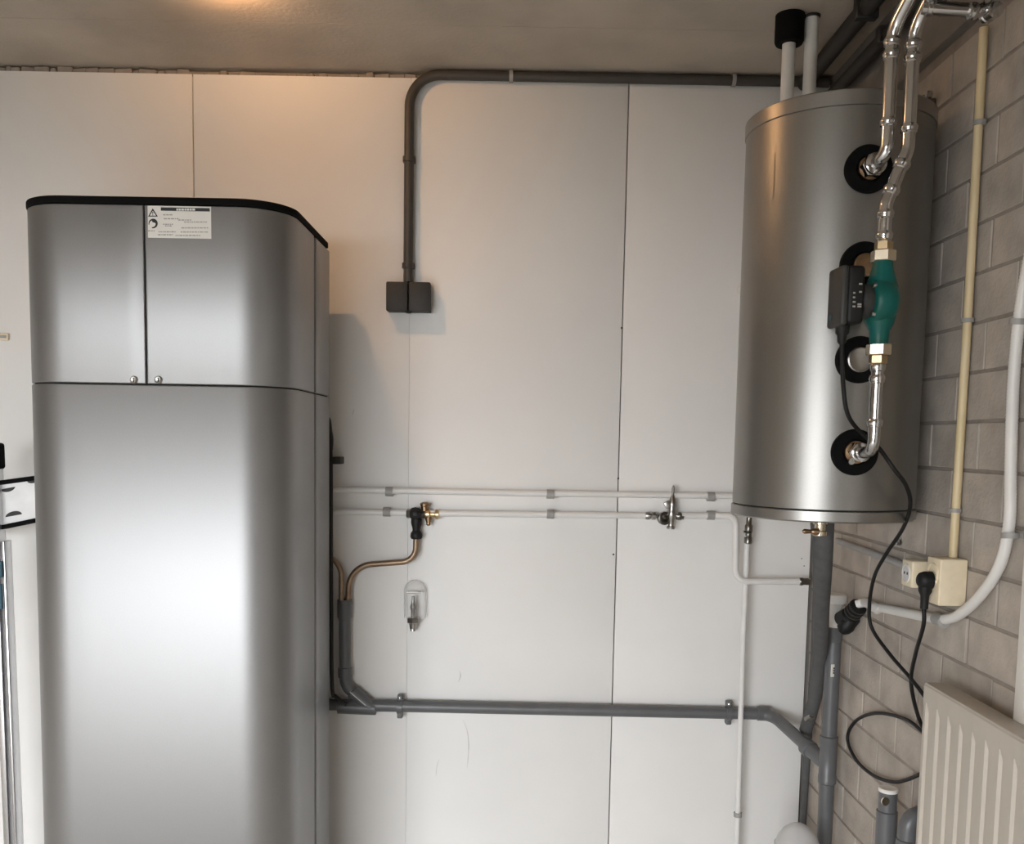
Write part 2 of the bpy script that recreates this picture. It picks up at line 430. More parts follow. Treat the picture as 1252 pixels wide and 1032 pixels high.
# warning sticker
def on_front(px, py, lift=0): return atY(px, py, cy0) + V((0, -lift, 0))
a, c = on_front(180.5, 251.5), on_front(258.5, 292)
stk = obj('warning_sticker', box(B(), a.x, c.x, cy0 - .0006, cy0 + .0005, c.z, a.z), 'sticker', hp, 0)
stk['label'] = 'printed white warning sticker'
def mark(x0, y0, x1, y1, m='greyink', name='printed_text'):
    p, q = on_front(x0, y0), on_front(x1, y1)
    return box(B(), p.x, q.x, cy0 - .0009, cy0 - .0005, min(p.z, q.z), max(p.z, q.z))
sx = lambda u: 170 + u * 100 / 1252.
sy = lambda v_: 240 + v_ * 60 / 751.
obj('header_bar', mark(sx(335), sy(170), sx(1085), sy(235)), 'ink', stk, 0)
b = B()
for i, (u0, u1) in enumerate(((575, 600), (608, 640), (648, 690), (698, 725), (733, 770), (778, 810), (818, 860))):
    p, q = on_front(sx(u0), sy(188)), on_front(sx(u1), sy(222)); box(b, p.x, q.x, cy0 - .0012, cy0 - .0008, q.z, p.z)
obj('header_word', b, 'sticker', stk, 0)
b = B(); rr = random.Random(5)
for v_, u0, u1 in ((285, 370, 520), (345, 380, 620), (365, 600, 800), (395, 690, 1040), (430, 370, 520), (455, 400, 500), (485, 650, 1060), (530, 130, 240), (545, 300, 560), (548, 640, 1060), (590, 290, 520), (600, 560, 940)):
    u = u0
    while u < u1:
        L = rr.uniform(14, 50); p, q = on_front(sx(u), sy(v_ - 9)), on_front(sx(min(u1, u + L)), sy(v_ + 9))
        box(b, p.x, q.x, cy0 - .0009, cy0 - .0005, q.z, p.z); u += L + 11
obj('printed_text', b, 'greyink', stk, 0)
# triangle with exclamation bar, round manual symbol
def flat(bm, pts, y0, y1):
    vs = [bm.verts.new((p.x, y0, p.z)) for p in pts]; f = bm.faces.new(vs)
    r = bmesh.ops.extrude_face_region(bm, geom=[f]); bmesh.ops.translate(bm, verts=[e for e in r['geom'] if isinstance(e, bmesh.types.BMVert)], vec=(0, y1 - y0, 0)); return bm
b = B()
tri = [(212, 185), (290, 312), (140, 312)]; tin = [(212, 222), (262, 298), (165, 298)]
for i in range(3):
    j = (i + 1) % 3
    flat(b, [on_front(sx(u), sy(v_)) for u, v_ in (tri[i], tri[j], tin[j], tin[i])], cy0 - .0009, cy0 - .0005)
flat(b, [on_front(sx(u), sy(v_)) for u, v_ in ((204, 240), (220, 240), (216, 275), (208, 275))], cy0 - .0009, cy0 - .0005)
flat(b, [on_front(sx(u), sy(v_)) for u, v_ in ((205, 282), (219, 282), (219, 293), (205, 293))], cy0 - .0009, cy0 - .0005)
obj('warning_triangle', b, 'ink', stk, 0)
b = B(); pc = (218, 418); N = 28
ring = [(pc[0] + 70 * math.cos(2 * math.pi * i / N), pc[1] + 74 * math.sin(2 * math.pi * i / N)) for i in range(N)]
rin = [(pc[0] + 48 * math.cos(2 * math.pi * i / N) - 10, pc[1] + 50 * math.sin(2 * math.pi * i / N) + 5) for i in range(N)]
for i in range(N):
    j = (i + 1) % N
    if 8 <= i <= 12: continue
    flat(b, [on_front(sx(u), sy(v_)) for u, v_ in (ring[i], ring[j], rin[j], rin[i])], cy0 - .0009, cy0 - .0005)
flat(b, [on_front(sx(u), sy(v_)) for u, v_ in ((200, 365), (250, 380), (270, 420), (235, 405), (205, 395))], cy0 - .0009, cy0 - .0005)
obj('round_symbol', b, 'ink', stk, 0)

# =================================================================== BUFFER TANK
TX, TY, TR = .671, 2.04, .189
tz1 = atY(1060, 109, TY - TR * .95).z; tz0 = atY(1040, 640, TY - TR * .95).z
tk = thing('buffer_tank', 'silver cylindrical hot water buffer tank hung beside the block wall', 'tank', (TX, TY, tz0))
obj('shell', lathe(B(), (TX, TY, tz0 + .026), (0, 0, 1), [(0, TR - .0008), (tz1 - tz0 - .057, TR - .0008)], 96), 'silver_tank', tk)
obj('top_ring', lathe(B(), (TX, TY, tz1 - .030), (0, 0, 1), [(0, TR - .01), (0, TR + .0005), (.001, TR + .0015), (.027, TR + .0015), (.030, TR - .002), (.030, TR - .02), (.028, 0)], 96), 'ring', tk)
obj('bottom_ring', lathe(B(), (TX, TY, tz0), (0, 0, 1), [(.002, 0), (0, TR - .02), (0, TR - .002), (.003, TR + .0015), (.022, TR + .0015), (.0235, TR - .0005), (.0235, TR - .01)], 96), 'ring', tk)
obj('seam_gap', lathe(B(), (TX, TY, tz0 + .0225), (0, 0, 1), [(0, TR - .003), (.005, TR - .003)], 96), 'inner', tk)
# faint plate on the left of the shell
az_p = math.radians(-62)
def on_tank(az, z, out=0.):      # azimuth measured from straight towards the room's front (-Y), positive to the right
    return V((TX + math.sin(az) * (TR + out), TY - math.cos(az) * (TR + out), z))
b = B(); zp0, zp1 = atY(922, 245, TY - .08).z, atY(922, 190, TY - .08).z; rows = []
for k in range(7):
    a_ = az_p + math.radians(-5 + 10 * k / 6); rows.append((b.verts.new(on_tank(a_, zp0, .0004)), b.verts.new(on_tank(a_, zp1, .0004))))
for A, C in zip(rows, rows[1:]): b.faces.new((A[0], C[0], C[1], A[1]))
obj('rating_plate', b, 'silver_tank', tk)
# ports: on one vertical line of the shell
def hit_tank(px, py):
    d = ray(px, py); o = CAM - V((TX, TY, 0)); A = d.x ** 2 + d.y ** 2; Bq = 2 * (o.x * d.x + o.y * d.y); Cq = o.x ** 2 + o.y ** 2 - TR ** 2
    D = Bq * Bq - 4 * A * Cq
    t = (-Bq - math.sqrt(max(D, 0))) / (2 * A); return CAM + d * t
pp = [hit_tank(1062, 207), hit_tank(1057, 325), hit_tank(1049, 440), hit_tank(1045, 553)]
paz = sum(math.atan2(p.x - TX, -(p.y - TY)) for p in pp) / 4
PN = V((math.sin(paz), -math.cos(paz), 0)); PSIDE = V((math.cos(paz), math.sin(paz), 0))
ports = [on_tank(paz, p.z) for p in pp]
for i, p in enumerate(ports):
    ro = obj('port_collar', lathe(B(), p - PN * .012, PN, [(0, .045), (.016, .0455), (.019, .043), (.019, .026), (.012, .024)], 40), 'black_matt', tk)
    if i == 2: obj('port_plug', lathe(B(), p - PN * .004, PN, [(0, .0245), (.012, .0245), (.0135, .022), (.0125, .02), (.0128, 0)], 32), 'steel', ro)
    else: obj('port_socket', lathe(B(), p - PN * .004, PN, [(0, .022), (.016, .022), (.017, .018)], 28), 'bronze', ro)
# bracket bolts on the wall side of the tank
bq = atX(1140, 118, WX - .012)
br = obj('wall_bracket', obox(B(), (WX - .012, bq.y + .02, bq.z - .01), XYZ, (.009, .02, .008), .002, 1), 'nickel', tk)
for dy in (-.012, .012):
    obj('bolt', hexnut(B(), (WX - .03, bq.y + dy, bq.z), (1, 0, 0), .0075, .012), 'chrome', br)
# faint brass drain cock under the tank
q = atY(1000, 652, 1.98)
dv = thing('drain_valve', 'small brass drain valve under the silver tank', 'valve', (q.x, q.y, q.z - .02))
obj('valve_body', lathe(B(), (q.x + .004, q.y, tz0 + .004), (0, 0, -1), [(0, .012), (.004, .012), (.006, .015), (.016, .015), (.018, .011), (.03, .011), (.032, .0145), (.040, .0145), (.042, .01)], 20), 'nickelbrass', dv)
obj('valve_lever', lathe(B(), (q.x - .002, q.y - .008, q.z + .004), (-1, -.1, .02), [(0, .008), (.012, .007), (.016, .004), (.030, .0055), (.034, .003)], 14), 'bronze', dv)

# =================================================================== CHROME PIPES ON THE TANK
RP = .0122
OUT = .075                                         # how far the risers stand off the shell
def collar(parent, p, d, r=RP, L=.016):
    d = V(d).normalized()
    return obj('press_ring', lathe(B(), V(p) - d * L / 2, d, [(0, r), (.002, r + .0022), (L * .35, r + .0022), (L * .5, r + .0034), (L * .72, r + .0034), (L, r + .001)], 24), 'chrome', parent)
def atD(px, py, base, n=PN):   # ray meets the plane through base with normal n
    d = ray(px, py); return CAM + d * ((base - CAM).dot(n) / d.dot(n))
PA = ports[0] + PN * OUT
a1 = atD(1086, 186, PA); a2 = atD(1086, 150, PA); a3 = atD(1088, 36, PA)
ax, ay = a2.x, a2.y
chA = thing('steel_riser_pipe', 'bright steel riser pipe elbowed out of the topmost tank port', 'pipe', (ports[0].x, ports[0].y, ports[0].z))
j0 = ports[0] + PN * .012
obj('union_nut', hexnut(B(), j0, PN, .022, .02), 'chrome', chA)
obj('union_ring', lathe(B(), j0 + PN * .02, PN, [(0, .019), (.004, .02), (.010, .02), (.012, .016)], 24), 'chrome', chA)
el = V((ax, ay, a1.z)); pathA = [j0 + PN * .03, ports[0] + PN * .062, el + V((0, 0, .004)), V((ax, ay, a3.z)), V((ax + .035, ay - .13, a3.z + .115)), V((ax + .04, ay - .6, a3.z + .12))]
obj('pipe_run', pipe(B(), pathA, RP, [.03, .035, .06, .06], 20, 9), 'chrome', chA)
for p, d in ((V((ax, ay, a2.z)), (0, 0, 1)), (V((ax, ay, a3.z - .045)), (0, 0, 1)), (V((ax, ay, a3.z - .022)), (0, 0, 1))): collar(chA, p, d)

# pump, its unions, pipe B above and pipe C below share one vertical axis
PB = ports[1] + PN * .092
c_top, c_bot = atD(1079, 312, PB), atD(1075, 429, PB)
bx_, by_ = (c_top.x + c_bot.x) / 2, (c_top.y + c_bot.y) / 2
zt, zb_ = c_top.z, c_bot.z
def atAx(py): return atY(1078, py, by_).z
pump = thing('circulation_pump', 'green circulation pump with black motor head between brass unions', 'pump', (bx_, by_, zb_ - .03))
b = B()
zm = (zt + zb_) / 2 - .0
prof = [(zb_ + .012, .0165), (zb_ + .020, .0170), (zb_ + .036, .0178), (zm - .040, .024), (zm - .018, .029), (zm + .006, .031), (zm + .028, .029), (zm + .046, .0235), (zt - .022, .0185), (zt - .010, .0175)]
lathe(b, (bx_, by_, 0), (0, 0, 1), prof, 32)
vol = obj('pump_housing', b, 'green', pump, 60)
MA = V((-.995, -.06, 0)).normalized()                # motor shaft direction: to the left and towards the room
MS = V((-MA.y, MA.x, 0))
mc = V((bx_, by_, zm + .002))
obj('volute', lathe(B(), mc - MA * .026, MA, [(0, .018), (.004, .030), (.014, .040), (.034, .043), (.046, .041), (.050, .036)], 36), 'green', pump, 50)
for k in range(4):
    an = math.radians(45 + 90 * k); q = mc + MA * .022 + (MS * math.cos(an) + V((0, 0, 1)) * math.sin(an)) * .036
    obj('housing_screw', lathe(B(), q, MA, [(0, .0045), (.006, .0045), (.0065, .003)], 10), 'steel', pump)
obj('motor', lathe(B(), mc + MA * .022, MA, [(0, .030), (.004, .032), (.018, .031), (.022, .027), (.03, .027)], 32), 'pump_grey', pump)
hd = obj('control_head', obox(B(), mc + MA * .060 + V((0, 0, .008)), (MA, MS, (0, 0, 1)), (.016, .033, .052), .008, 3), 'black', pump)
obj('head_face', obox(B(), mc + MA * .081 + V((0, 0, .006)), (MA, MS, (0, 0, 1)), (.007, .033, .054), .006, 3), 'pump_grey', pump)
obj('indicator', lathe(B(), mc + MA * .0875 + V((0, 0, -.030)) + MS * -.012, MA, [(0, .006), (.0012, .006), (.0016, .004)], 16), 'blue', pump)
obj('cable_gland', lathe(B(), mc + MA * .070 + V((0, 0, -.044)), (0, 0, -1), [(0, .013), (.014, .012), (.018, .009), (.03, .008), (.034, .005)], 16), 'black', pump)
b = B(); lo = mc + MA * .068 - MS * .0402        # printed plate on the side of the head that faces the room
side = -MS if (-MS).y < 0 else MS
lo = mc + MA * .059 + side * .0333
for zz, u0, u1 in ((.026, -.008, -.002), (.010, .004, .008), (.002, .004, .008), (-.006, .003, .008), (-.014, .003, .008), (-.010, -.008, -.001), (-.014, -.008, -.001), (.012, -.008, -.003)):
    obox(b, lo + MA * ((u0 + u1) / 2) + V((0, 0, zz)), (MA, side, (0, 0, 1)), ((u1 - u0) / 2, .0004, .0015))
obj('printed_plate', b, 'greyink', hd, 0)
def union(z, up, parent):
    s = 1 if up else -1
    obj('union_nut', hexnut(B(), (bx_, by_, z - s * .012), (0, 0, s), .0225, .020), 'nickelbrass', parent)
    obj('union_tail', hexnut(B(), (bx_, by_, z + s * .008), (0, 0, s), .0165, .016), 'brass', parent)
union(zt, True, pump); union(zb_, False, pump)
# pipe B: up from the pump with a double offset to the second riser
chB = thing('steel_riser_pipe', 'bright steel riser pipe climbing in an offset from the green pump', 'pipe', (bx_, by_, zt + .024))
b1 = V((bx_, by_, zt + .024)); b2z = atAx(250); b3 = atD(1110, 182, PB); b4 = atD(1116, 36, PB)
xB, yB = b3.x, b3.y
pathB = [b1, V((bx_, by_, b2z)), V((xB, yB, b3.z)), V((xB, yB, b4.z)), V((xB + .03, yB - .13, b4.z + .115)), V((xB + .035, yB - .6, b4.z + .12))]
obj('pipe_run', pipe(B(), pathB, RP, [.04, .05, .06, .06], 20, 9), 'chrome', chB)
dB = (pathB[2] - pathB[1]).normalized()
for p, d in ((V((bx_, by_, zt + .034)), (0, 0, 1)), (V((bx_, by_, b2z - .018)), (0, 0, 1)), (pathB[1] + dB * .026, dB), (pathB[2] - dB * .03, dB), (V((xB, yB, b3.z + .035)), (0, 0, 1)), (V((xB, yB, b4.z - .05)), (0, 0, 1)), (V((xB, yB, b4.z - .027)), (0, 0, 1))): collar(chB, p, d)
# pipe C: from the pump down and back into the lowest port
chC = thing('steel_return_pipe', 'short bright steel pipe from green pump down to lowest tank port', 'pipe', (ports[3].x, ports[3].y, ports[3].z))
j3 = ports[3] + PN * .012
pathC = [V((bx_, by_, zb_ - .024)), V((bx_, by_, ports[3].z + .006)), j3 + PN * .038, j3 + PN * .02]
obj('pipe_run', pipe(B(), pathC, .0115, [.034, .012], 20, 9), 'chrome', chC)
obj('union_nut', hexnut(B(), j3, PN, .0205, .018), 'chrome', chC)
obj('union_ring', lathe(B(), j3 + PN * .018, PN, [(0, .017), (.003, .0185), (.009, .0185), (.011, .014)], 24), 'chrome', chC)
obj('wing_tab', lathe(B(), j3 + V((0, 0, -.018)) - PSIDE * .012 + PN * .006, PN, [(0, .006), (.004, .006)], 12), 'steel', chC)
for p in (V((bx_, by_, zb_ - .030)), V((bx_, by_, zb_ - .052)), V((bx_, by_, ports[3].z + .055))): collar(chC, p, (0, 0, 1), .0115)
# horizontal steel pipe under the ceiling with its elbow at the wall
h0, h1 = atY(1128, 9, 1.72), atY(1203, 14, 1.70)
chH = thing('steel_cross_pipe', 'short horizontal steel pipe under the ceiling reaching the block wall', 'pipe', (h0.x, h0.y, h0.z - .02))
obj('pipe_run', pipe(B(), [h0, h1 + V((.012, 0, 0)), h1 + V((.012, .0, .12))], .0115, .02, 20), 'chrome', chH)
for p in (h0 + V((.012, 0, 0)), h0 + V((.032, 0, 0)), h1 - V((.02, 0, 0))): collar(chH, p, (1, 0, 0), .0115)
obj('elbow_fitting', lathe(B(), h1 + V((.012, -.02, -.004)), (0, 1, .1), [(0, .009), (.002, .0135), (.010, .0135), (.012, .0115), (.026, .0115), (.028, .0135), (.036, .0135), (.038, .010)], 22), 'chrome', chH)
# dark painted pipes along the wall head
for lab, X, z, r, y0, y1 in (('black painted pipe running along the top of the block wall', WX - .052, CZ - .085, .016, .9, WY - .01), ('black pipe tight under the ceiling beside the wall corner', WX - .10, CZ - .026, .021, .9, WY - .03)):
    d_ = thing('black_pipe', lab, 'pipe', (X, y1, z), 'dark pipes along the wall head')
    obj('pipe_run', cyl(B(), (X, y0, z), (X, y1, z), r, 18), 'dark_iron', d_)
    for yy in (2.22, 1.5): obj('pipe_bracket', obox(B(), (X, yy, z), XYZ, (r + .005, .012, r + .004), .003, 1), 'charcoal', d_)
# two white vent pipes behind the tank
for i, (px, lab, capped) in enumerate(((963, 'white pipe with thick black cap rising behind the tank', True), (990, 'white pipe rising uncapped to the ceiling behind the tank', False))):
    q = atY(px, 95, 2.32); vp = thing('white_riser', lab, 'pipe', (q.x, q.y, 1.95))
    obj('pipe_run', pipe(B(), [(q.x, q.y, CZ - .0005), (q.x, q.y, 1.80), (q.x, WY - .001, 1.80)], .0155, .05, 20), 'white_pvc', vp)
    if capped: obj('ceiling_cap', lathe(B(), (q.x, q.y - .0, CZ - .0005), (0, 0, -1), [(0, .034), (.06, .034), (.066, .031), (.066, .016)], 28), 'black_matt', vp)
    else: obj('ceiling_rose', lathe(B(), (q.x, q.y, CZ - .0005), (0, 0, -1), [(0, .0185), (.004, .0185), (.006, .0165)], 24), 'charcoal', vp)

# =================================================================== BACK WALL SERVICES
# grey conduit and junction box
YC = WY - .019
cv = [atY(499, 345, YC), atY(499, 120, YC)]
ztc = atY(625, 93, YC).z; xr = WX - .03
cd_ = thing('grey_conduit', 'dark grey conduit bent along the top of the white wall', 'conduit', (cv[0].x, YC, cv[0].z))
obj('pipe_run', pipe(B(), [(cv[0].x, YC, cv[0].z), (cv[0].x, YC, ztc), (xr, YC, ztc - .002)], .0135, .085, 18, 12), 'conduit', cd_)
for py in (195, 325): saddle(cd_, (cv[0].x, YC, atY(499, py, YC).z), (0, 0, 1), .0135, (0, -1, 0), 'conduit', .014, .006)
for px in (625, 897): saddle(cd_, (atY(px, 94, YC).x, YC, ztc), (1, 0, 0), .0135, (0, -1, 0), 'clip', .010, .0)
a, c = atY(472, 344, WY - .045), atY(526, 381, WY - .045); m_ = (a.x + c.x) / 2
jb = thing('junction_box', 'black twin switch box on the white wall under grey conduit', 'switch box', (m_, WY - .02, c.z))
obj('back_box', box(B(), a.x + .001, c.x - .001, WY - .03, WY - .0005, c.z + .001, a.z - .001, .003, 2), 'charcoal', jb)
obj('rocker', box(B(), a.x, m_ - .0015, WY - .047, WY - .028, c.z, a.z, .004, 2), 'charcoal', jb)
obj('rocker', box(B(), m_ + .0015, c.x, WY - .047, WY - .028, c.z, a.z, .004, 2), 'charcoal', jb)
obj('cable_grommet', lathe(B(), (m_, WY - .03, c.z + .002), (0, 0, -1), [(0, .012), (.004, .010), (.006, .005)], 16), 'charcoal', jb)

# white pipes
YP = WY - .026; rW = .0092
def wz(px, py): return atY(px, py, YP)
up = thing('white_water_pipe', 'upper of two white water pipes running across the white wall', 'pipe', wz(600, 601))
obj('pipe_run', pipe(B(), [wz(330, 597), wz(640, 603), wz(960, 607)], rW, .3, 16), 'white_pipe', up)
for px in (476, 673, 869): saddle(up, wz(px, 600 + (px - 400) * .0155), (1, 0, -.016), rW, (0, -1, 0), 'clip', .021)
lo_ = thing('white_water_pipe', 'lower of two white water pipes, bent down below the tank', 'pipe', wz(700, 628))
obj('pipe_run', pipe(B(), [wz(330, 624.5), wz(510, 627)], rW, .3, 16), 'white_pipe', lo_)
obj('pipe_run', pipe(B(), [wz(525, 627.5), wz(800, 630.5)], rW, .3, 16), 'white_pipe', lo_)
fY = lambda px, py: atY(px, py, WY - .074)
pe = fY(990, 711)
obj('pipe_run', pipe(B(), [wz(826, 630.5), wz(880, 630.5), fY(900, 631), fY(899, 711), pe], rW, [.3, .036, .036], 16, 10), 'white_pipe', lo_)
obj('end_fitting', lathe(B(), fY(977, 711), (1, 0, 0), [(0, .0098), (.003, .0112), (.010, .0112), (.012, .0096), (.03, .0096)], 18), 'nickel', lo_)
for px, py in ((473, 626), (673, 628.5), (869, 630)): saddle(lo_, wz(px, py), (1, 0, -.012), rW, (0, -1, 0), 'clip', .021)
# safety valve with black tundish
q = wz(508, 629); sv = thing('safety_valve', 'black and brass safety valve with drain funnel above copper pipe', 'valve', q + V((0, 0, -.06)))
dn = atY(508, 655, YP)
obj('inlet_nut', lathe(B(), wz(497, 628), (1, 0, 0), [(0, .0115), (.003, .013), (.010, .013), (.012, .011), (.02, .011)], 8), 'nickel', sv)
obj('valve_body', lathe(B(), wz(501, 628), (1, 0, 0), [(0, .011), (.006, .017), (.016, .019), (.026, .017), (.034, .012), (.045, .012)], 20), 'charcoal', sv)
kn = obj('control_knob', lathe(B(), q + V((.002, -.012, .002)), (0, -1, 0), [(0, .012), (.008, .014), (.016, .014), (.019, .011), (.0195, .0075), (.017, .006), (.0175, 0)], 20), 'black', sv)
obj('drain_funnel', lathe(B(), q + V((.003, 0, -.012)), (0, 0, -1), [(0, .0155), (.014, .0155), (.026, .012), (.034, .011), (.042, .0165), (.052, .0175), (.058, .0145), (.058, .009)], 22), 'black', sv)
obj('outlet_body', lathe(B(), wz(519, 628.5), (1, 0, 0), [(0, .012), (.006, .0145), (.014, .0145), (.018, .0105), (.03, .0105), (.032, .0145), (.040, .0145), (.042, .011)], 18), 'brass', sv)
obj('test_cap', lathe(B(), wz(519.5, 624), (-.05, -.1, 1), [(0, .011), (.012, .0105), (.014, .013), (.021, .013), (.023, .009)], 16), 'bronze', sv)
obj('bleed_screw', lathe(B(), wz(524, 632), (0, -.1, -1), [(0, .0105), (.006, .0105), (.016, .006), (.022, .0065), (.025, .003)], 14), 'bronze', sv)
# stop valve near the tank
q = wz(820, 631); iv = thing('stop_valve', 'nickel stop valve with pointed lever on the lower white pipe', 'valve', q + V((0, 0, -.05)))
obj('compression_fitting', lathe(B(), wz(789, 630.5), (1, 0, 0), [(0, .0098), (.004, .0115), (.012, .0115), (.014, .0095), (.017, .0095), (.019, .0115), (.028, .0115), (.031, .0075), (.05, .0075)], 16), 'steel', iv)
obj('union_ring', lathe(B(), wz(808, 632) + V((.006, -.004, -.003)), (.35, -1, 0), [(0, .019), (.01, .019), (.012, .016), (.012, .011), (.003, .010), (.0, .012)], 24), 'nickel', iv)
obj('valve_body', lathe(B(), wz(819.5, 648) + V((0, -.008, .004)), (.03, 0, 1), [(0, .0115), (.006, .0125), (.008, .0085), (.024, .0085), (.032, .013), (.05, .013), (.058, .010), (.066, .0125), (.078, .011), (.094, .005), (.098, .0035), (.116, .0045), (.124, .002)], 18), 'steel', iv)
obj('side_handle', obox(B(), wz(815.5, 616) + V((0, -.014, -.002)), ((1, 0, .6), (0, 1, 0), (-.6, 0, 1)), (.009, .004, .011), .003, 2), 'steel', iv)
obj('outlet_nut', lathe(B(), wz(823, 631), (1, 0, 0), [(0, .0105), (.012, .0105), (.014, .012), (.022, .012), (.025, .0095), (.03, .0095)], 8), 'nickel', iv)

# thin white drop pipe below the tank
YD = WY - .0565
d0, d1, d2 = atY(914, 662, YD), atY(908, 800, YD), atY(901, 1032, YD)
dp = thing('white_drop_pipe', 'thin white pipe dropping down the white wall below the tank', 'pipe', (d2.x, YD, .12))
obj('pipe_run', pipe(B(), [atY(914, 655, YD), d1, d2, (d2.x - .003, YD, .12)], .0078, .3, 14), 'white_pipe', dp)
obj('compression_fitting', lathe(B(), atY(914.5, 665, YD), (0.01, 0, 1), [(0, .0085), (.003, .0115), (.018, .0115), (.021, .0095), (.028, .009), (.032, .0095), (.035, .0112), (.052, .0112), (.056, .008), (.075, .008)], 16), 'nickel', dp)
obj('black_olive', lathe(B(), atY(914.3, 651.5, YD), (0, 0, 1), [(0, .0095), (.001, .012), (.005, .012), (.006, .0095)], 16), 'ink', dp)
saddle(dp, atY(902, 996, YD), (0, 0, 1), .0078, (1, 0, 0), 'clip', .012)

# copper pipes and drain
YK = WY - .03
rK = .0085
c1 = thing('copper_pipe', 'copper pipe curving from the safety valve funnel into grey drain', 'pipe', atY(424, 740, YK))
obj('pipe_run', sweep(B(), fillet([atY(509, 652, YK), atY(508, 686, YK), atY(428, 692, YK), atY(425, 745, YK)], [.07, .07], 12), rK, 16), 'copper', c1)
c2 = thing('copper_pipe', 'copper pipe curving from behind the silver cabinet into grey drain', 'pipe', atY(417, 740, YK - .012))
obj('pipe_run', sweep(B(), fillet([atY(360, 676, YK - .02), atY(417, 680, YK - .012), atY(417.5, 745, YK - .012)], [.06], 12), .0075, 16), 'copper', c2)
rD = .0172
dr = thing('grey_drain_pipe', 'grey plastic drain pipe crossing low on the white wall', 'drain pipe', atY(660, 867, YK))
k0 = atY(421.5, 733, YK); k1 = atY(422, 838, YK); k2 = atY(455, 866, YK)
obj('branch_run', pipe(B(), [k0 + V((0, 0, -.03)), k1, k2], rD * .98, .05, 20), 'grey_pvc', dr)
obj('branch_socket', lathe(B(), k0, (0, 0, -1), [(.006, .012), (0, .0165), (0, .0215), (.05, .0215), (.055, .019), (.062, .0175)], 26), 'grey_pvc', dr)
obj('bend_socket', lathe(B(), k1 + V((0, 0, .055)), (0, 0, -1), [(0, rD), (.002, .0205), (.03, .0205)], 24), 'grey_pvc', dr)
n0, n1 = atY(380, 861, YK), atY(940, 873, YK)
tee = V((atY(1012, 935, 2.4).x, 2.40, atY(1012, 935, 2.4).z))
obj('main_run', pipe(B(), [atY(350, 861, YK), n0, n1 + V((.008, 0, 0)), tee + (n1 - tee) * .15], rD, [.3, .055], 22, 8), 'grey_pvc', dr)
wye = B(); lathe(wye, atY(413, 864, YK), (1, 0, -.02), [(0, rD), (.001, .0205), (.11, .0205), (.112, rD)], 24)
obj('wye_socket', wye, 'grey_pvc', dr)
obj('wye_branch', lathe(B(), k2 + (k1 - k2).normalized() * .0, k1 - k2, [(0, .0205), (.075, .0205), (.077, rD)], 24), 'grey_pvc', dr)
obj('wye_rib', obox(B(), (k1 + k2) / 2 + V((.001, -.0205, 0)), ((k2 - k1), (0, 1, 0), (k2 - k1).cross(V((0, 1, 0)))), (.030, .0012, .0012)), 'scuff', dr)
dd = (tee - n1).normalized()
obj('bend_socket', lathe(B(), n1 - V((.035, 0, -.001)), (1, 0, -.02), [(0, rD), (.002, .0205), (.035, .0205)], 24), 'grey_pvc', dr)
for px in (489, 891):
    q = atY(px, 862 + (px - 489) * .0195 + 2, YK); bk = obj('pipe_clamp', lathe(B(), q - V((.008, 0, 0)), (1, 0, 0), [(0, rD), (0, rD + .0035), (.016, rD + .0035), (.016, rD)], 24), 'grey_pvc', dr)
    for s in (1, -1):
        e = obj('clamp_ear', obox(B(), q + V((0, .006, s * (rD + .008))), XYZ, (.008, .012, .009), .003, 2), 'grey_pvc', dr)
    obj('clamp_screw', lathe(B(), q + V((0, -.005, rD + .0095)), (0, -1, 0), [(0, .004), (.002, .004), (.003, .002)], 10), 'chrome', dr)
# condensate hose at the cabinet's rear edge
hs = thing('black_hose', 'thin black hose hanging at the rear edge of the silver cabinet', 'hose', atY(405, 860, WY - .06))
YH = WY - .05
obj('hose_run', sweep(B(), spline([atY(398, 508, YH), atY(403, 518, YH), atY(404.5, 560, YH), atY(405, 700, YH), atY(406, 835, YH), atY(411, 852, YH), atY(424, 862, YH - .006)], 8), .0055, 10), 'charcoal', hs)
obj('hose_fairing', sweep(B(), spline([atY(402, 518, YH), atY(405, 535, YH), atY(404.5, 550, YH)], 6), .006, 10), 'charcoal', hs)
obj('clip', box(B(), *sorted((atY(406, 563, YH).x, atY(417, 563, YH).x)), YH - .01, WY, atY(410, 567.5, YH).z, atY(410, 558.5, YH).z, .003, 2), 'charcoal', hs)

# hanging clear blister with a spare valve
YB = WY - .03
bc = thing('valve_blister', 'clear rounded plastic cover over a small grey valve on white wall', 'valve cover', atY(506, 772, WY - .005))
b = B(); cxb, zb0, zb1, rb = atY(506.5, 740, YB).x, atY(506, 756, YB).z, atY(506, 724, YB).z, .0325
N = 12; rings = []
secs = [(zb0, 1.)] + [(zb0 + (zb1 - zb0) * t, 1.) for t in (.5, 1.)] + [(zb1 + rb * math.sin(math.pi / 2 * k / 8), math.cos(math.pi / 2 * k / 8)) for k in range(1, 8)]
for z, s in secs:
    rings.append([b.verts.new((cxb + rb * s * math.cos(math.pi * k / N), WY - .002 - .036 * s * math.sin(math.pi * k / N) ** .7, z)) for k in range(N + 1)])
for A, C in zip(rings, rings[1:]):
    for k in range(N): b.faces.new((A[k], A[k + 1], C[k + 1], C[k]))
b.faces.new(rings[-1])
obj('clear_cover', b, 'clear', bc, 60)
q = atY(505, 755, YB)
obj('valve_stem', lathe(B(), q, (0, .0, 1), [(0, .0065), (.022, .0065), (.026, .0085), (.034, .0085), (.04, .006), (.052, .0042), (.062, .0042)], 14), 'nickel', bc)
obj('valve_handle', cyl(B(), atY(497.5, 724, YB), atY(514.5, 724, YB), .0035, 10, .001), 'steel', bc)
obj('hex_base', hexnut(B(), q + V((0, 0, .0)), (0, 0, -1), .0175, .016, .002), 'steel', bc)
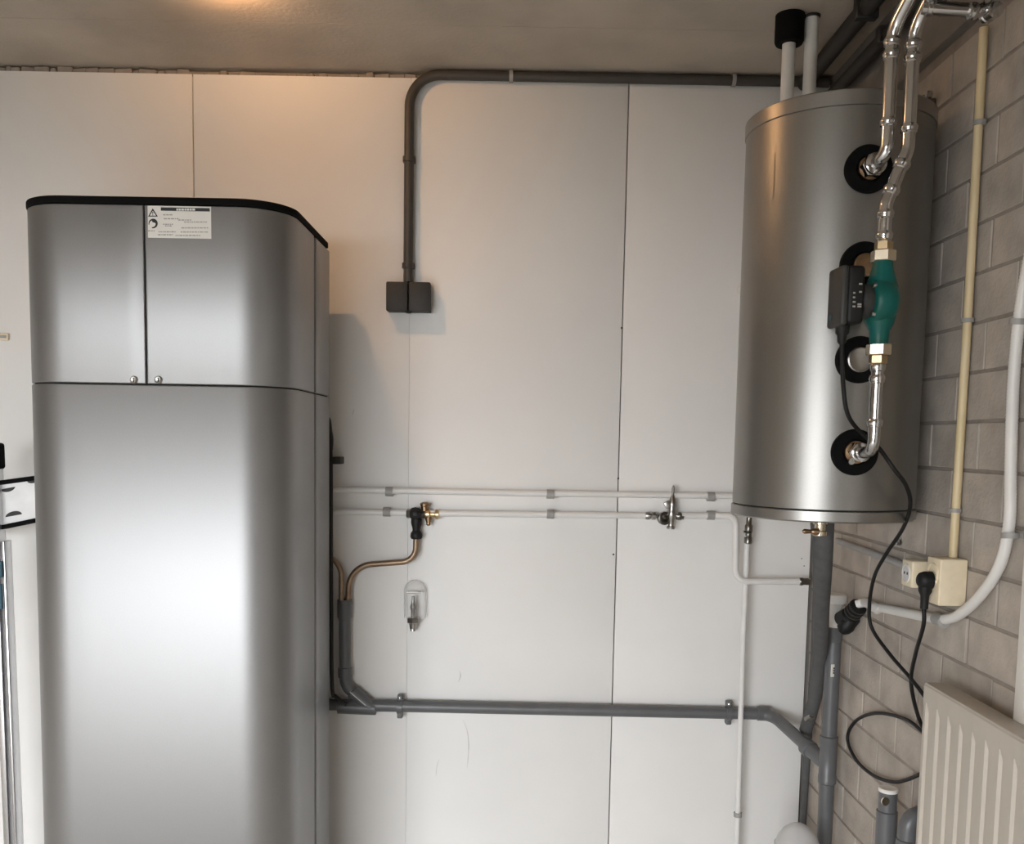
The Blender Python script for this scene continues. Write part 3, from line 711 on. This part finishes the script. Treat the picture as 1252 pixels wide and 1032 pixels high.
obj('outlet_spigot', lathe(B(), q + V((0, 0, -.015)), (0, 0, -1), [(0, .013), (.004, .011), (.018, .0095), (.0181, .007), (.024, .008), (.024, .004)], 16), 'steel', bc)
obj('wall_screw', cyl(B(), atY(505, 741, WY - .04), atY(505, 741, WY), .003, 8), 'nickel', bc)

# =================================================================== CORNER: DRAINS AND INSULATED PIPE
ins = thing('insulated_pipe', 'thick dark grey foam insulated pipe dropping from the tank bottom', 'pipe', atY(985, 893, 2.56))
fp = spline([(atY(1007, 640, 2.03).x, 2.03, tz0 - .002), atY(1006, 690, 2.08), atY(1004, 745, 2.24), atY(1003, 800, 2.40), atY(997, 850, 2.50), atY(985, 893, 2.57)], 8)
obj('foam_sleeve', sweep(B(), fp, lambda i, n: .0225 - .005 * min(1, i / n * 1.6), 22), 'foam', ins)
obj('bare_end', lathe(B(), atY(989, 878, 2.53), (-.3, .55, -.55), [(-.014, .009), (.0, .0095), (.010, .009)], 16), 'steel', ins)
dk = thing('slim_grey_pipe', 'slim dark grey pipe squeezed left of the foam insulated pipe', 'pipe', atY(986, 905, 2.66))
obj('pipe_run', sweep(B(), spline([(atY(995, 640, 2.12).x, 2.12, tz0 - .001), atY(999, 700, 2.3), atY(997, 760, 2.52), atY(995, 810, 2.63), atY(988, 905, 2.65), atY(980, 1032, 2.66), (atY(980, 1032, 2.66).x, 2.66, 0)], 8), .010, 14), 'foam', dk)
st = thing('grey_soil_pipe', 'upright grey plastic waste pipe with white sticker in the corner', 'drain pipe', (tee.x, 2.4, .0))
t0 = atY(1025, 768, 2.4)
RS = .0195
obj('pipe_run', cyl(B(), (tee.x, 2.4, 0), (tee.x, 2.4, t0.z), RS, 26), 'grey_pvc', st)
obj('top_socket', lathe(B(), (tee.x, 2.4, t0.z - .035), (0, 0, 1), [(0, RS), (.006, .0215), (.022, .0215), (.03, .0245), (.038, .0245), (.038, .02)], 28), 'grey_pvc', st)
obj('tee_socket', lathe(B(), (tee.x, 2.4, tee.z - .05), (0, 0, 1), [(0, RS), (.003, .0235), (.022, .0235), (.024, .0222), (.105, .0222), (.107, .0235), (.126, .0235), (.129, RS)], 28), 'grey_pvc', st)
obj('tee_branch', lathe(B(), tee, n1 - tee, [(0, .0205), (.075, .0205), (.077, .0235), (.10, .0235), (.102, .0185)], 26), 'grey_pvc', st)
q = atY(1020, 820, 2.4 - RS)
lb = obj('white_sticker', obox(B(), (q.x, 2.4 - RS * .93, q.z), ((.93, .3, 0), (-.3, .93, 0), (0, 0, 1)), (.0095, .0012, .0165), .0005, 1), 'sticker', st)
for zz in (-.006, 0, .006): obj('printed_mark', obox(B(), (q.x - .0005, 2.4 - RS * .93 - .0013, q.z + zz), ((.93, .3, 0), (-.3, .93, 0), (0, 0, 1)), (.003, .0004, .0022)), 'ink', lb, 0)
# white coupling with black rubber bend on top
cu = thing('white_coupling', 'white plastic trap coupling on top of the upright grey pipe', 'coupling', (tee.x, 2.4, t0.z))
zc = atY(1027, 727, 2.4).z
obj('coupling_body', lathe(B(), (tee.x, 2.4, t0.z + .001), (0, 0, 1), [(0, .0178), (zc - t0.z - .03, .0178), (zc - t0.z - .024, .021), (zc - t0.z - .022, .0285), (zc - t0.z - .004, .0285), (zc - t0.z, .026)], 30), 'drainwhite', cu)
rb_ = thing('rubber_bend', 'black rubber elbow gripping the white coupling and white hose', 'elbow', (tee.x + .02, 2.36, t0.z))
e0 = atY(1028, 757, 2.365); e1 = atY(1040, 752, 2.33); e2 = atY(1050, 741, 2.30)
obj('elbow_body', sweep(B(), fillet([e0, e1, e2], [.03], 8), lambda i, n: .019 + .003 * math.sin(i * 1.3), 20), 'black', rb_)
obj('lower_bulge', lathe(B(), atY(1034, 766, 2.34), (.55, -.1, .9), [(-.02, .008), (-.012, .017), (0, .0215), (.012, .020), (.03, .021), (.034, .017)], 20), 'black', rb_)
for k in range(3): obj('hose_band', lathe(B(), e1 + (e2 - e1) * (.2 + .3 * k), e2 - e1, [(0, .019), (.001, .0222), (.005, .0222), (.006, .019)], 20), 'charcoal', rb_)
# low grey pipe stubs by the radiator
X1 = WX - .055
s_a = atX(1086, 966, X1)
sp = thing('capped_pipe_stub', 'upright grey pipe stub with white rim and brass key', 'pipe', (s_a.x, s_a.y, 0))
obj('pipe_run', cyl(B(), (s_a.x, s_a.y, 0), (s_a.x, s_a.y, s_a.z), .0195, 24), 'grey_pvc', sp)
obj('lower_socket', lathe(B(), (s_a.x, s_a.y, 0), (0, 0, 1), [(.0, .0222), (atX(1086, 993, X1).z, .0222), (atX(1086, 993, X1).z + .002, .0195)], 24), 'grey_pvc', sp)
obj('white_rim', lathe(B(), (s_a.x, s_a.y, s_a.z - .003), (0, 0, 1), [(0, .0198), (.006, .0205), (.008, .019), (.008, .012), (.004, .0)], 24), 'drainwhite', sp)
obj('brass_key', lathe(B(), (s_a.x - .014, s_a.y - .018, s_a.z - .018), (.2, -.9, .1), [(0, .004), (.0, .009), (.004, .009), (.004, .004)], 14), 'nickelbrass', sp)
s_b = atX(1111, 998, X1 + .005)
s2_ = thing('grey_pipe_elbow', 'grey pipe elbow half hidden behind the radiator end', 'pipe', (s_b.x, s_b.y, 0))
obj('pipe_run', pipe(B(), [(s_b.x, s_b.y, 0), (s_b.x, s_b.y, s_b.z - .002), (s_b.x + .05, s_b.y + .01, s_b.z + .0)], .0195, .03, 22), 'grey_pvc', s2_)
obj('elbow_collar', lathe(B(), (s_b.x, s_b.y, s_b.z - .08), (0, 0, 1), [(0, .0195), (.002, .0225), (.03, .0225), (.032, .0195)], 22), 'grey_pvc', s2_)
# milky canister at the bottom edge
q = atY(976, 1007, 2.3)
can = thing('milky_canister', 'milky plastic canister with round top at the bottom of corner', 'canister', (q.x, 2.3, 0))
obj('canister_body', lathe(B(), (q.x, 2.3, 0), (0, 0, 1), [(0, 0), (0, .045), (.005, .053), (q.z - .055, .0545), (q.z - .035, .0485), (q.z - .018, .037), (q.z - .006, .022), (q.z, .010), (q.z, .0)], 36), 'milky', can)
obj('rim_band', lathe(B(), (q.x, 2.3, q.z - .06), (0, 0, 1), [(0, .054), (.001, .0565), (.006, .0565), (.007, .054)], 36), 'milky', can)

# =================================================================== RIGHT WALL SERVICES
XW = WX - .0125
yc = thing('yellowed_conduit', 'yellowed plastic conduit running down the block wall to the socket', 'conduit', atX(1165, 683, XW))
y0, y1 = atX(1203, 34, XW), atX(1165, 684, XW)
obj('pipe_run', pipe(B(), [y0, atX(1183, 392, XW), y1], .0082, .5, 16), 'yellowed', yc)
for px, py in ((1198, 150), (1183, 392), (1168, 624)): saddle(yc, atX(px, py, XW), y1 - y0, .0082, (-1, 0, 0), 'clip', .008)
# socket with its face to the room, box with plug
def wall_box(name, xf, a, c, m, parent, bev=.004):
    return obj(name, box(B(), xf, WX - .0015, min(a.y, c.y), max(a.y, c.y), min(a.z, c.z), max(a.z, c.z), bev, 3), m, parent)
xf1 = WX - .044
a, c = atX(1103, 684, xf1), atX(1114, 717, xf1)
s1o = thing('wall_socket', 'small cream wall socket with an empty outlet', 'socket', (WX - .02, (a.y + c.y) / 2, min(a.z, c.z)))
z1m, z0m = atX(1108, 684, xf1).z, atX(1108, 717, xf1).z
a.z, c.z = z1m, z0m
wall_box('socket_body', xf1, a, c, 'cream', s1o)
ctr = V((xf1, (a.y + c.y) / 2, (z0m + z1m) / 2))
obj('outlet_ring', lathe(B(), ctr + V((.0005, 0, 0)), (-1, 0, 0), [(0, .020), (.0025, .0195), (.003, .018), (-.004, .0165)], 26), 'drainwhite', s1o)
obj('outlet_face', lathe(B(), ctr + V((-.001, 0, 0)), (-1, 0, 0), [(0, .0165), (.0004, .0165)], 26), 'scuff', s1o)
for s in (1, -1): obj('pin_hole', lathe(B(), ctr + V((-.0012, s * .007, 0)), (-1, 0, 0), [(0, .0032), (.0006, .0032)], 10), 'ink', s1o)
xf2 = WX - .055
a, c = atX(1134, 683, xf2), atX(1147, 741, xf2)
a.z, c.z = atX(1147, 683, xf2).z, atX(1147, 741, xf2).z
s2o = thing('socket_box', 'tall cream socket box holding the black plug', 'socket', (WX - .02, (a.y + c.y) / 2, c.z))
wall_box('box_body', xf2, a, c, 'cream', s2o, .003)
ctr2 = V((xf2, (a.y + c.y) / 2, atX(1140, 702, xf2).z))
obj('outlet_ring', lathe(B(), ctr2 + V((.0005, 0, 0)), (-1, 0, 0), [(0, .023), (.0035, .0225), (.004, .0205), (-.002, .019)], 28), 'cream', s2o)
pg = thing('power_plug', 'black angled mains plug pushed into the cream socket box', 'plug', ctr2 + V((-.02, 0, -.06)))
obj('plug_body', lathe(B(), ctr2 + V((-.003, 0, -.012)), (-1, 0, 0), [(0, .0175), (.014, .0175), (.022, .015), (.026, .010), (.027, 0)], 22), 'black', pg)
obj('plug_stem', lathe(B(), ctr2 + V((-.014, 0, -.016)), (0, 0, -1), [(0, .0135), (.018, .0125), (.026, .0085), (.036, .0078), (.052, .0075), (.054, .004)], 16), 'black', pg)
plug_end = ctr2 + V((-.014, 0, -.068))
# cable from the pump to the plug with its loop
pcab = mc + MA * .070 + V((0, 0, -.076))
XR = WX - .012
cpts = [pcab, atY(1031, 470, pcab.y + .03), atY(1037, 508, 1.80)]
cpts += [ports[3] + PN * .026 + PSIDE * .006 + V((0, 0, .034)), ports[3] + PN * .030 + PSIDE * .035 + V((0, 0, .010))]
cpts += [atY(1092, 572, 1.80), atY(1108, 594, 1.82), atY(1113, 618, 1.86), atY(1104, 646, 1.92), atY(1083, 678, 2.0), atY(1069, 705, 2.06), atY(1063, 740, 2.1), atX(1066, 768, WX - .06), atX(1088, 800, WX - .04), atX(1113, 829, WX - .03), atX(1130, 851, XR - .005),
         atX(1146, 876, XR), atX(1152, 910, XR), atX(1143, 936, XR), atX(1124, 947, XR), atX(1107, 954, XR), atX(1090, 956, XR), atX(1066, 947, XR), atX(1046, 928, XR), atX(1036, 902, XR), atX(1047, 881, XR), atX(1072, 872, XR), atX(1106, 879, XR), atX(1127, 894, XR), atX(1139, 908, XR - .012), atX(1136, 900, XR - .02), atX(1126, 885, XR - .018), atX(1117, 855, XR - .018), atX(1114, 828, XR - .018), atX(1120, 797, WX - .045), atX(1129, 765, WX - .065), plug_end]
pw = obj('power_cable', sweep(B(), spline(cpts, 8), .0041, 10), 'black', None)
tag(pw, 'black power cable looping from the green pump to the plug', 'cable')
# white corrugated conduit
XC = WX - .016
wc = thing('corrugated_conduit', 'white corrugated hose curving down the block wall past the socket', 'conduit', atX(1150, 758, XC))
big = spline([atX(1262, 300, XC), atX(1252, 352, XC), atX(1245, 400, XC), atX(1239, 470, XC), atX(1236, 560, XC), atX(1234, 640, XC), atX(1222, 692, XC), atX(1197, 730, XC), atX(1172, 752, XC), atX(1152, 758, XC)], 14)
obj('hose_run', corrugated(B(), big, .0105), 'white_pvc', wc)
sm = spline([atX(1150, 758, XC), atX(1110, 750, XC), atX(1076, 743, XC)], 12)
obj('hose_run', corrugated(B(), sm, .0105), 'white_pvc', wc)
q = atX(1151, 758, XC); obj('joint_collar', lathe(B(), q - V((0, -.022, .0)), (0, -1, -.05), [(0, .0105), (.001, .0135), (.036, .0135), (.037, .0105)], 20), 'clip', wc)
saddle(wc, atX(1245, 393, XC), atX(1246, 385, XC) - atX(1244, 400, XC), .0108, (-1, 0, 0), 'clip', .010, .008)
saddle(wc, atX(1235, 655, XC), (0, .1, 1), .0108, (-1, 0, 0), 'clip', .010, .012)
we = thing('white_hose_end', 'short white hose end held in the black rubber elbow', 'hose', atX(1060, 742, XC))
obj('hose_run', corrugated(B(), spline([e2 + V((-.004, .006, .002)), atY(1058, 737, 2.29), atX(1070, 743, XC - .012), atX(1074, 746, XC)], 12), .0115, .007), 'white_pvc', we)
# grey conduit stub to the socket
g0, g1 = atX(1024, 661, WX - .012), atX(1108, 692, WX - .012)
tag(obj('grey_wall_conduit', cyl(B(), g0, g1, .0085, 14, .001), 'clip', None), 'slim grey conduit on block wall between drain pipe and socket', 'conduit')
# wall anchor bolt
q = atX(1101, 663, WX)
an = thing('anchor_bolt', 'small steel anchor bolt with washer in the block wall', 'bolt', q)
obj('washer', lathe(B(), q + V((.001, 0, 0)), (-1, 0, 0), [(0, .013), (.003, .013), (.0035, .006)], 20), 'steel', an)
obj('bolt_head', hexnut(B(), q + V((-.002, 0, 0)), (-1, 0, 0), .008, .010), 'chrome', an)

# =================================================================== RADIATOR
RX = .80; ra = atX(1130, 835, RX)
RTH = .045; ry1 = ra.y; ry0 = ry1 - 1.0; rz1 = ra.z; rz0 = rz1 - .60
rad = thing('panel_radiator', 'cream ribbed panel radiator mounted low on the block wall', 'radiator', (RX + RTH / 2, (ry0 + ry1) / 2, rz0))
# front sheet with pressed vertical channels
pitch = .0455; prof = []
yy = ry1 - .006; prof.append((RX + .002, ry1)); prof.append((RX, ry1 - .004))
y = ry1 - .012
while y - pitch > ry0 + .01:
    prof += [(RX, y), (RX + .0055, y - .003), (RX + .0055, y - .009), (RX, y - .037)]
    y -= pitch
prof += [(RX, ry0 + .004), (RX + .002, ry0)]
b = B(); G = []
hb = .035
for z, fl in ((rz0, 1), (rz0 + .004, .0), (rz0 + hb, 0), (rz0 + hb + .018, None), (rz1 - hb - .018, None), (rz1 - hb, 0), (rz1 - .004, 0.), (rz1, 1)):
    G.append([b.verts.new(((RX + (.003 if fl == 1 else 0)) if fl is not None else x_, y_, z)) for x_, y_ in prof])
for A, C in zip(G, G[1:]):
    for i in range(len(A) - 1): b.faces.new((A[i], A[i + 1], C[i + 1], C[i]))
obj('ribbed_panel', b, 'radiator', rad, 25)
obj('rear_panel', box(B(), RX + .010, RX + RTH, ry0, ry1 - .001, rz0 + .002, rz1 - .002, .004, 2), 'radiator', rad)
obj('top_grille', box(B(), RX + .002, RX + RTH, ry0, ry1, rz1 - .012, rz1 + .002, .003, 2), 'radiator', rad)
obj('end_cap', box(B(), RX + .002, RX + RTH, ry1 - .004, ry1 + .004, rz0, rz1, .002, 2), 'radiator', rad)
for yy in (ry1 - .2, ry0 + .2): obj('wall_bracket', box(B(), RX + RTH - .003, WX - .005, yy - .02, yy + .02, rz0 + .08, rz1 - .08, .002, 1), 'frame', rad)

# =================================================================== LEFT EDGE: STEPLADDER, CLIP
YL = 2.50
ld = thing('step_ladder', 'aluminium stepladder with white perforated tread at left edge', 'ladder', (atY(0, 900, YL).x, YL, 0))
r0 = atY(-4, 560, YL); r1 = atY(16, 1040, YL); dr_ = (r1 - r0).normalized()
foot = r0 + dr_ * ((0.01 - r0.z) / dr_.z)
axr = (V((1, 0, 0)) - dr_ * dr_.x).normalized()
def rail(p, q, wd, th, name='rail', m='alu'):
    return obj(name, obox(B(), (p + q) / 2, (axr, dr_.cross(axr), dr_), (wd, th, (q - p).length / 2), .003, 2), m, ld)
rail(r0 + axr * -.004, foot + axr * -.004, .008, .025); rail(r0 + axr * .017 + dr_ * .22, foot + axr * .017, .004, .02)
r0b = r0 + V((-.42, 0, 0)); ftb = foot + V((-.46, 0, 0)); rail(r0b, ftb, .012, .025)
obj('black_cap', obox(B(), r0 + V((-.006, 0, .005)), (axr, dr_.cross(axr), dr_), (.016, .028, .035), .008, 3), 'black_matt', ld)
for py0, py1 in ((686, 706), (714, 745)):
    p, q = atY(-12, py0, YL - .03), atY(3, py1, YL - .03)
    obj('blue_label', box(B(), p.x, q.x, YL - .032, YL - .024, q.z, p.z, .001, 1), 'blue', ld)
# tilted tread with dark rubber edges and half-round cut-outs
t_a, t_b, t_c, t_d = atY(-80, 603, YL + .02), atY(46, 586, YL + .02), atY(46, 634, YL + .02), atY(-80, 660, YL + .02)
tr = obj('tread', flat(B(), [t_a, t_b, t_c, t_d], YL + .012, YL + .04), 'plate', ld, 0)
def edge(p, q, off):
    d = (q - p).normalized(); return obj('rubber_edge', obox(B(), (p + q) / 2 + V((0, .006, off)), (d, (0, 1, 0), d.cross(V((0, 1, 0)))), ((q - p).length / 2, .024, .006), .002, 1), 'black_matt', tr)
edge(t_a, t_b, .004); edge(t_d, t_c, -.004)
for px, py, rr_, up_ in ((7, 597, .019, True), (38, 587, .016, True), (14, 631, .022, False), (-30, 600, .02, True), (-35, 641, .022, False)):
    q = atY(px, py, YL); b = B(); pts = []
    for k in range(13):
        a_ = math.pi * k / 12; pts.append(q + V((rr_ * math.cos(a_), 0, (-.42 if up_ else .42) * rr_ * math.sin(a_) * 1.3)))
    tl = [V((p.x, 0, p.z - (p.x - q.x) * (-.2 if True else 0) * 1.0)) for p in pts]
    obj('cut_out', flat(b, tl, YL + .0105, YL + .013), 'charcoal', tr, 0)
q = atY(4, 412, WY)
cl = thing('cable_clip', 'small beige cable clip on white wall left of the cabinet', 'clip', q)
obj('clip_body', box(B(), q.x - .03, q.x + .018, WY - .010, WY - .0008, q.z - .0105, q.z + .0105, .003, 2), 'cream', cl)
obj('clip_groove', box(B(), q.x - .028, q.x + .014, WY - .0112, WY - .0095, q.z - .004, q.z + .004, .0005, 1), 'clip', cl)
